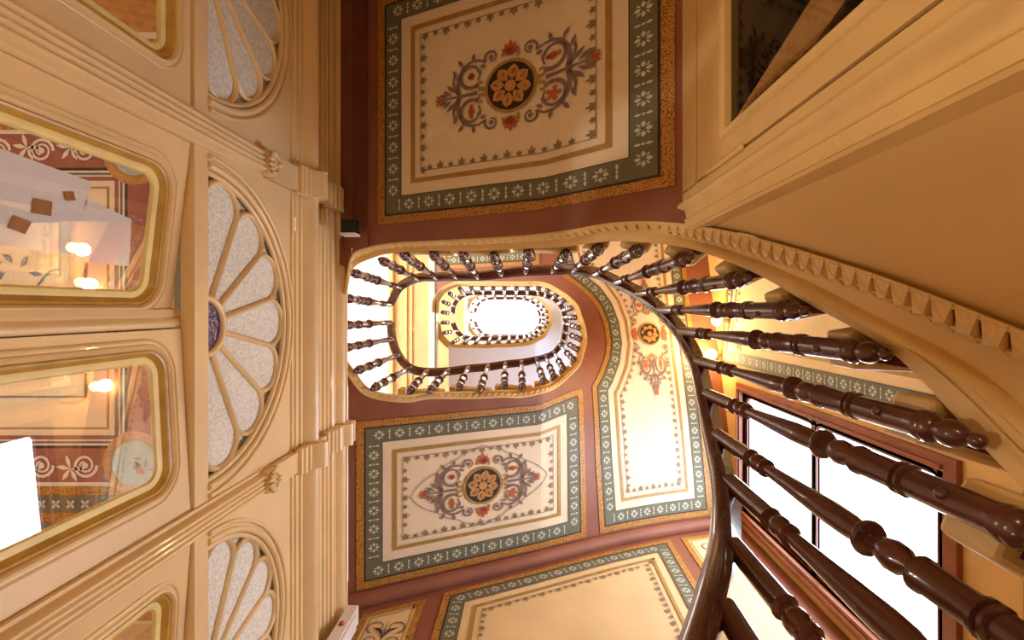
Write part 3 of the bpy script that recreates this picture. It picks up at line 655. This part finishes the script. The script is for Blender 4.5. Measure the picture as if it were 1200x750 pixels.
# door leaves
def leaf(n, hinge, width, sgn, ang, label, bead=False):
    root = empty('door_%d' % n, (XL, hinge, FLOOR_Z)); tag(root, label, kind='structure')
    ca, sa = math.cos(ang), math.sin(ang); H = Vector((XL-0.008, hinge, 0))
    def M(u, z, x=0): return H + Vector((x*ca - u*sa, sgn*(u*ca + x*sa*1.0), z)) if True else None
    def M(u, z, x=0): return H + Vector((-u*sa + x*ca, sgn*(u*ca + x*sa), z))
    g0, g1, h0, h1 = 0.105, width-0.06, 0.15, 1.66
    O = [(0, FLOOR_Z+.01), (width, FLOOR_Z+.01), (width, 1.735), (0, 1.735)]
    def ringp(d, r): return rrect(g0-d, g1+d, h0-d, h1+d, max(r+d, 0.01), 8)
    hole = ringp(0.0, 0.09); n_ = len(hole)
    def outer(p):
        cx, cz = (g0+g1)/2, (h0+h1)/2; dx, dz = p[0]-cx, p[1]-cz; ts = []
        if dx > 1e-6: ts.append((width-cx)/dx)
        if dx < -1e-6: ts.append(-cx/dx)
        if dz > 1e-6: ts.append((1.735-cz)/dz)
        if dz < -1e-6: ts.append((FLOOR_Z+.01-cz)/dz)
        t = min(ts); return (cx+dx*t, cz+dz*t)
    out = [outer(p) for p in hole]
    for c in O:
        k = min(range(n_), key=lambda i: (out[i][0]-c[0])**2+(out[i][1]-c[1])**2); out[k] = c
    MB().loft([[M(u, z, -.04) for u, z in hole], [M(u, z, 0) for u, z in hole], [M(u, z, 0) for u, z in out], [M(u, z, -.04) for u, z in out]], True).build('door_frame', CREAM, root)
    def mould(name, m, prof):
        MB().loft([[M(u, z, x) for u, z in ringp(d, 0.09)] for d, x in prof], True).build(name, m, root, 40)
    mould('outer_moulding', CREAM, [(0.034, 0.0), (0.033, 0.006), (0.028, 0.009), (0.024, 0.004), (0.018, 0.004), (0.014, 0.012), (0.006, 0.014), (0.0, 0.008), (-.002, -.004)])
    mould('gilt_moulding', GOLD, [(-.001, -.002), (-.006, 0.004), (-.012, 0.002), (-.016, -.006), (-.024, -.012), (-.026, -.016)])
    mould('inner_bead', PALEG, [(-.024, -.014), (-.03, -.013), (-.044, -.016), (-.05, -.026)])
    gl = ringp(-.044, 0.09); MB().add([M(u, z, -.022) for u, z in gl], [tuple(range(len(gl)))]).build('pane', GLASS, root)
    if bead:
        e = [(0.0, -0.05), (0.014, -0.05), (0.02, -0.03), (0.014, -0.022), (0.03, -0.012), (0.034, 0.0), (0.03, 0.012), (0.012, 0.02), (0.0, 0.022)]
        MB().loft([[M(width+du, z, dx) for dx, du in e] for z in (FLOOR_Z+.02, 1.755)], False).add([M(width+du, 1.755, dx) for dx, du in e], [tuple(range(len(e)))]).build('meeting_bead', CREAM, root, 40)
    return root, M
L1, M1 = leaf(1, -0.588, 0.645, 1, math.radians(6.5), 'cream door leaf with pale sheets behind gilt framed glass', True)
L2, M2 = leaf(2, 0.718, 0.645, -1, math.radians(3.0), 'cream door leaf beside the one with pale sheets on its glass')
L3, M3 = leaf(3, -0.712, 0.648, -1, 0.0, 'closed cream door leaf with gilt framed glass by the back wall')
L4, M4 = leaf(4, 0.832, 0.59, 1, math.radians(4), 'cream door leaf with gilt framed glass next to the front wall')
leaf(5, -2.0, 0.638, 1, 0.0, 'closed cream door leaf in the corner by the back wall')
# pale sheets and small brown squares behind the glass of the first leaf
def card(name, pts, m, label, cat, x, grp=None):
    q = [M1(u, z, x) for u, z in pts]; q2 = [M1(u, z, x-0.001) for u, z in pts]; n = len(q)
    o = MB().add(q+q2, [tuple(range(n)), tuple(range(n, 2*n))[::-1]] + [(i, n+i, n+(i+1) % n, (i+1) % n) for i in range(n)]).build(name, m)
    tag(o, label, cat, grp)
card('pale_sheet', [(0.21, 1.12), (0.44, 1.12), (0.445, 1.37), (0.23, 1.40)], PALESHEET, 'pale sheet with two brown squares on the door glass', 'pale_card', -.0235)
card('pale_sheet', [(0.28, 1.385), (0.46, 1.375), (0.46, 1.56), (0.31, 1.55)], PALESHEET, 'smaller blank pale sheet towards the top of the door glass', 'pale_card', -.0235)
for (u, z, s, a, lb) in ((0.33, 1.265, 0.027, .2, 'largest brown square, in the middle of the pale sheet on the door glass'), (0.385, 1.215, 0.024, -.1, 'brown square by the lower edge of the pale sheet on the door glass'), (0.285, 1.335, 0.016, .5, 'smallest brown square, at the upper corner of the larger pale sheet')):
    card('brown_square', [(u+s*math.cos(a+k*PI/2+.6), z+s*1.3*math.sin(a+k*PI/2+.6)) for k in range(4)], BROWNSQ, lb, 'brown_patch', -.020, 'brown squares')
# ---- the room behind the glazed partition
tag(MB().box((-6.3, -2.2, FLOOR_Z), (-6.2, 2.2, 3.1)).build('wall_far_left', FIELDY), kind='structure')
tag(MB().box((-6.2, 1.96, FLOOR_Z), (-1.3, 2.06, 3.1)).build('wall_room_front', FIELDY), kind='structure')
D = Deco(lambda x, y, o: Vector((x, y, 3.02-o)), ceil1)
def fr(a, b, key, off=0.004):
    R = lambda d: [(-6.0, -.74-d), (-2.62+d, -.74-d), (-2.62+d, .74+d), (-6.0, .74+d)]
    A, B = R(a), R(b)
    for i in range(3): D.poly(key, [A[i], A[i+1], B[i+1], B[i]], off)
for a, b, k in ((0, .012, 'gline'), (.05, .075, 'red'), (.075, .083, 'worn'), (.085, .10, 'grey'), (.10, .112, 'worn'), (.112, .13, 'dark'), (.13, .34, 'red'), (.34, .36, 'worn'), (.365, .42, 'gilt'), (.42, .53, 'green'), (.53, .59, 'gilt'), (.59, .64, 'grey'), (.64, .80, 'red'), (.80, .83, 'worn'), (.85, .93, 'gilt'), (.93, .97, 'worn'), (.97, 1.2, 'gpet')): fr(a, b, k)
for sy in (-1, 1):
    for k in range(12):
        x = -2.75-0.27*k; y = sy*(.74+.235)
        sp = [(x+(.075-.05*j/24)*math.cos(j*.45), y+sy*(.075-.05*j/24)*math.sin(j*.45)) for j in range(25)]
        D.stroke('worn', sp, 0.02, 0.01, .008); D.disc('worn', (x, y), 0.02, .008, 8)
        for a in range(5): D.leaf('worn', (x-.09, y+sy*.02), a*1.1, 0.09, 0.028, .008)
        for j in range(3):
            xx = x-.09*j
            for q in range(4): D.leaf('floret', (xx, sy*(.74+.475)), q*PI/2+.78, 0.035, 0.018, .008)
    D.disc('gpet', (-2.44, sy*.96), 0.20, .010, 16); D.disc('gline', (-2.44, sy*.96), 0.155, .012, 20); D.disc('mblue', (-2.44, sy*.96), 0.14, .014, 24)
    for q in range(6): D.leaf('sprig', (-2.45+.02*q, sy*.96-.03+.015*q), q*1.2, 0.06, 0.02, .016)
    D.leaf('orange', (-2.44, sy*.98), .6, .08, .05, .016)
for q in range(6): D.leaf('blue', (-3.35+.05*q, -.28+.03*(q % 3)), q*1.3, 0.08, 0.03, .008)
D.stroke('blue', [(-3.6+.03*k, -.12-.12*math.sin(k*.35)) for k in range(24)], .012, .012, .008)
for y in (-.5, .55): D.stroke('grey', [(-5.8, y), (-2.75, y)], .012, .012, .008)
D.stroke('grey', [(-2.75, -.5), (-2.75, .55)], .012, .012, .008)
D.build(DM, DN)

# ================================================================== DOOR UNDER THE STAIR (right of the hall)
XD = 0.60
wd = empty('wall_stair_cupboard', (XD, -1.2, FLOOR_Z)); tag(wd, kind='structure')
b = MB(); b.box((XD+.03, YT, 1.73), (XD+.08, -.29, 1.96)); b.box((XD+.03, -.46, FLOOR_Z), (XD+.08, -.29, 1.96)); b.build('wall_board', CREAMD, wd)
b = MB(); b.box((XD+.0, YT, 1.755), (XD+.03, -.45, 1.96)); b.build('head_casing', CREAMD, wd)
b = MB(); b.box((XD+.0, -.445, FLOOR_Z), (XD+.03, -.29, 1.96)); b.build('jamb_casing', CREAMD, wd)
MB().loft([[Vector((XD+.0-.02*math.sin(PI*k/8), -.415+.04*k/8, z)) for k in range(9)] for z in (FLOOR_Z, 1.92)]).build('casing_bead', CREAMD, wd, 60)
MB().box((XD-.006, -.335, FLOOR_Z), (XD, -.30, 1.95)).build('casing_fillet', CREAMD, wd)
d6 = empty('door_6', (XD, -.46, FLOOR_Z)); tag(d6, 'ochre cream door with dark glass set under the stair', kind='structure')
y0, y1, z0, z1 = -1.45, -.55, 0.2, 1.487
b = MB(); b.box((XD, YT+.06, z1+.0), (XD+.035, -.455, 1.735)); b.box((XD, y1, FLOOR_Z+.02), (XD+.035, -.455, z1)); b.box((XD, y0-.3, FLOOR_Z+.02), (XD+.035, y0, z1)); b.box((XD, y0, FLOOR_Z+.02), (XD+.035, y1, z0)); b.build('door_frame', CREAMD, d6)
rr_ = lambda d: [(y0-d, z0-d), (y1+d, z0-d), (y1+d, z1+d), (y0-d, z1+d)]
MB().loft([[Vector((XD-x, a, c)) for a, c in rr_(d)] for d, x in ((.035, 0), (.032, .008), (.022, .008), (.018, .002), (.008, .008), (.002, .004), (0, -.02))], True).build('door_moulding', CREAMD, d6)
MB().add([(XD+.018, a, c) for a, c in rr_(0)], [(0, 1, 2, 3)]).build('pane', DGLASS, d6)
hg = MB().tube([(XD-.008, -.449, 1.36), (XD-.008, -.449, 1.60)], 0.009, 8); hg.sphere((XD-.008, -.449, 1.61), .009, 6); hg.sphere((XD-.008, -.449, 1.36), .011, 6); hg.build('hinge', CREAMD, d6, 50)
cu = MB()
rows = [[Vector((XD+.10+.02*math.sin(k*1.3), -1.35+k*.02, z)) for k in range(22)] for z in (0.2, 1.5)]
cu.loft(rows); tag(cu.build('curtain', mat('grey_curtain', (150, 142, 132), 0.9, .1, 8)), 'pale grey curtain hanging behind the dark door glass', 'curtain')
tag(MB().box((1.3, YT, FLOOR_Z), (1.34, -.5, 1.2)).build('wall_cupboard_back', PLASTER), kind='structure')

# ================================================================== WINDOW WALL
win = empty('window_10', (XR, 1.27, WZ0)); tag(win, 'tall brown wooden window with frosted bluish panes', kind='structure')
def bars(name, m, L):
    for a, c in L: MB().box(a, c).build(name, m, win)
bars('casing', WINWOOD, [((XR-.03, WY0-.07, WZ0-.07), (XR+.02, WY0+.0, WZ1+.07)), ((XR-.03, WY1, WZ0-.07), (XR+.02, WY1+.09, WZ1+.07)), ((XR-.03, WY0, WZ1), (XR+.02, WY1, WZ1+.07)), ((XR-.03, WY0, WZ0-.07), (XR+.02, WY1, WZ0))])
bars('casing_bead', WINWOOD, [((XR-.045, WY0-.03, WZ0), (XR-.03, WY0-.012, WZ1+.03)), ((XR-.045, WY1+.03, WZ0), (XR-.03, WY1+.05, WZ1+.03)), ((XR-.045, WY0-.012, WZ1+.02), (XR-.03, WY1+.03, WZ1+.04))])
bars('sash', WOODR, [((XR+.02, WY0, WZ0), (XR+.06, WY0+.05, WZ1)), ((XR+.02, WY1-.05, WZ0), (XR+.06, WY1, WZ1)), ((XR+.02, WY0, WZ1-.05), (XR+.06, WY1, WZ1)), ((XR+.02, WY0, WZ0), (XR+.06, WY1, WZ0+.09)), ((XR+.02, WY0, 3.25), (XR+.06, WY1, 3.31))])
for z0_, z1_ in ((WZ0+.09, 3.25), (3.31, WZ1-.05)):
    P = rrect(WY0+.05, WY1-.05, z0_, z1_, 0.05, 5)
    MB().add([(XR+.045, a, c) for a, c in P], [tuple(range(len(P)))]).build('pane', WINLIGHT, win)
    MB().loft([[Vector((XR+x, a, c)) for a, c in rrect(WY0+.05-d, WY1-.05+d, z0_-d, z1_+d, .05+d if d > -.04 else .01, 5)] for d, x in ((0.0, .05), (0.0, .03), (.012, .02), (.03, .02))], True).build('glazing_bead', WOODR, win, 40)
added_w11 = empty('window_11', (XR, 1.27, 6.6)); tag(added_w11, kind='structure')  # hidden glowing window, added to light the white soffit of the third flight
MB().box((XR-.012, WY0, 6.4), (XR-.002, WY1, 8.0)).build('pane', ADDED_STAIRLIGHT, added_w11)
for a, c in (((XR-.04, WY0-.06, 6.34), (XR, WY0, 8.06)), ((XR-.04, WY1, 6.34), (XR, WY1+.06, 8.06)), ((XR-.04, WY0, 8.0), (XR, WY1, 8.06)), ((XR-.04, WY0, 6.34), (XR, WY1, 6.4))): MB().box(a, c).build('casing', WINWOOD, added_w11)
D = Deco(lambda y, z, o: Vector((XR-o, y, z)), wall_right)
panel(D, [(-1.8, 1.6), (0.56, 1.6), (0.56, 4.85), (-1.8, 4.3)], fieldkey='fieldy')
for k in range(9):
    for sg in (1, -1):
        D.leaf('sprig', (0.2+.02*k, 4.4), 1.2*sg, .06, .02, .01)
medallion(D, (-0.6, 3.6), .4, PI/2, False)
D.stroke('gline', [(WY0-.1, WZ0-.35), (WY1+.1, WZ0-.35)], .03, .03, .006); D.stroke('gline', [(WY0-.1, 1.1), (WY0-.1, WZ0-.12)], .02, .02, .006)
medallion(D, (1.25, 1.65), .22, 0, False)
D.build(DM, DN)
D = Deco(lambda x, z, o: Vector((x, YB-o, z)), wall_front)
def zf(x): return zB(x, YB-0.02)
big = [(-0.58, 1.2), (1.19, 1.2)] + [(x, zf(x)-0.16) for x in (1.19, .9, .6, .3, 0, -.3, -.58)]
panel(D, big, fieldkey='fieldy')
def small(x0, x1):
    P = densify([(x0, 1.2), (x1, 1.2), (x1, zf(x1)-.17), (x0, zf(x0)-.17)])
    D.field('fieldy', inset(P, .02), .003); D.ring('gilt', P, inset(P, .045), .006); D.ring('gline', inset(P, .06), inset(P, .068), .006)
    xm = (x0+x1)/2; zt = zf(xm)-.38
    for sg in (1, -1):
        for r, c in ((.06, .0), (.045, -.12), (.05, -.24)):
            D.stroke('scroll', [(xm+sg*(.06+(r-.025*k/20)*math.cos(-1.2+k*.25)), zt+c+(r-.025*k/20)*math.sin(-1.2+k*.25)) for k in range(21)], .014, .007, .008)
        for q in range(3): D.leaf('scroll', (xm, zt-.1+.03*q), PI/2-sg*(.35+.4*q), .09, .018, .009)
    D.leaf('scroll', (xm, zt-.25), PI/2, .33, .014, .009)
small(-1.06, -.69); small(1.29, 1.78)
D.build(DM, DN)
cv = MB().tube([(x/20, YB-.03, zf(x/20)-.045) for x in range(-24, 38)], 0.055, 10); tag(cv.build('trim_1', BROWN, None, 60), kind='structure')

# ================================================================== lamps, trunking, small fittings
def bulb(px, py, x, label):
    z = F*x/(px-ZX); p = U(px, py, z)
    r = empty('wall_lamp', (XR, p.y, p.z)); tag(r, label, 'lamp')
    MB().sphere(p, 0.05, 14).build('bulb', BULB, r, 80)
    MB().tube([(XR-.004, p.y, p.z), (p.x+.045, p.y, p.z)], .018, 8).build('lamp_holder', BRASS, r, 50)
    MB().tube([(XR-.008, p.y+.10+.03*math.sin(k*.5), p.z-.02-.035*k) for k in range(9)], .004, 5).build('wire', WIRE, r)
    ld = bpy.data.lights.new('lamp_light', 'POINT'); ld.energy = LIGHT['bulb']; ld.color = (1, .72, .36); ld.shadow_soft_size = .06
    l = bpy.data.objects.new('lamp_light', ld); link(l, r, Matrix.Translation(p-Vector((.09, 0, 0))))
bulb(840, 376, 1.78, 'glowing bare bulb on the wall, the one farther from the window')
bulb(834, 415, 1.80, 'glowing bare bulb on the wall, the one nearer the window')
tr = empty('cable_trunking', (XL+.1, 1.88, FLOOR_Z)); tag(tr, 'white plastic cable trunking upright in the corner of the partition', 'trunking')
MB().box((-1.11, 1.82, FLOOR_Z), (-1.045, 1.93, 2.98)).build('channel', TRUNK, tr); MB().box((-1.045, 1.83, FLOOR_Z), (-1.03, 1.92, 2.9)).build('cover', TRUNK, tr)
MB().sphere((-1.08, 1.82, 2.8), .018, 6).build('red_button', mat('red_plastic', (190, 40, 36), .4), tr)
bx = empty('junction_box', (-1.08, -.44, 2.9)); tag(bx, 'small black box with white edge under the dark soffit corner', 'box')
MB().box((-1.06, -.50, 2.74), (-.985, -.425, 2.82)).build('box_body', BLACK, bx); MB().box((-1.065, -.425, 2.735), (-.98, -.412, 2.825)).build('box_edge', TRUNK, bx); 
def added_globe_lamp(loc, e, col, label, hgt):  # lamps added out of view as fill light for partition and soffits
    r = empty('added_lamp', (loc[0], loc[1], FLOOR_Z)); tag(r, label, 'lamp')
    MB().lathe([(0, .12), (.02, .12), (.03, .03), (hgt-.12, .02), (hgt-.1, .05), (hgt-.09, .0)], 16, Vector((loc[0], loc[1], FLOOR_Z))).build('added_lamp_stem', BRASS, r, 50)
    c = Vector((loc[0], loc[1], FLOOR_Z+hgt)); MB().sphere(c, .1, 14).build('added_lamp_globe', emis('added_globe_glow', (255, 222, 170), 2.0), r, 80)
    ld = bpy.data.lights.new('lamp_light', 'POINT'); ld.energy = e; ld.color = col; ld.shadow_soft_size = .08
    link(bpy.data.objects.new('lamp_light', ld), r, Matrix.Translation(c+Vector((0, 0, .32))))
added_globe_lamp((0.25, -0.9, 0), LIGHT['hall'], (1, .78, .44), 'added fill lamp with glowing globe, out of view by the cupboard door', 0.5)
added_globe_lamp((-0.55, 0.9, 0), LIGHT['hall']*1.3, (1, .86, .62), 'added fill lamp with glowing globe, out of view by the glazed doors', 0.5)
added_globe_lamp((-3.6, 0.2, 0), LIGHT['room'], (1, .93, .82), 'added fill lamp, unseen in the room behind the glazed doors', 1.3)  # unseen lamp added to light the ceiling behind the glass
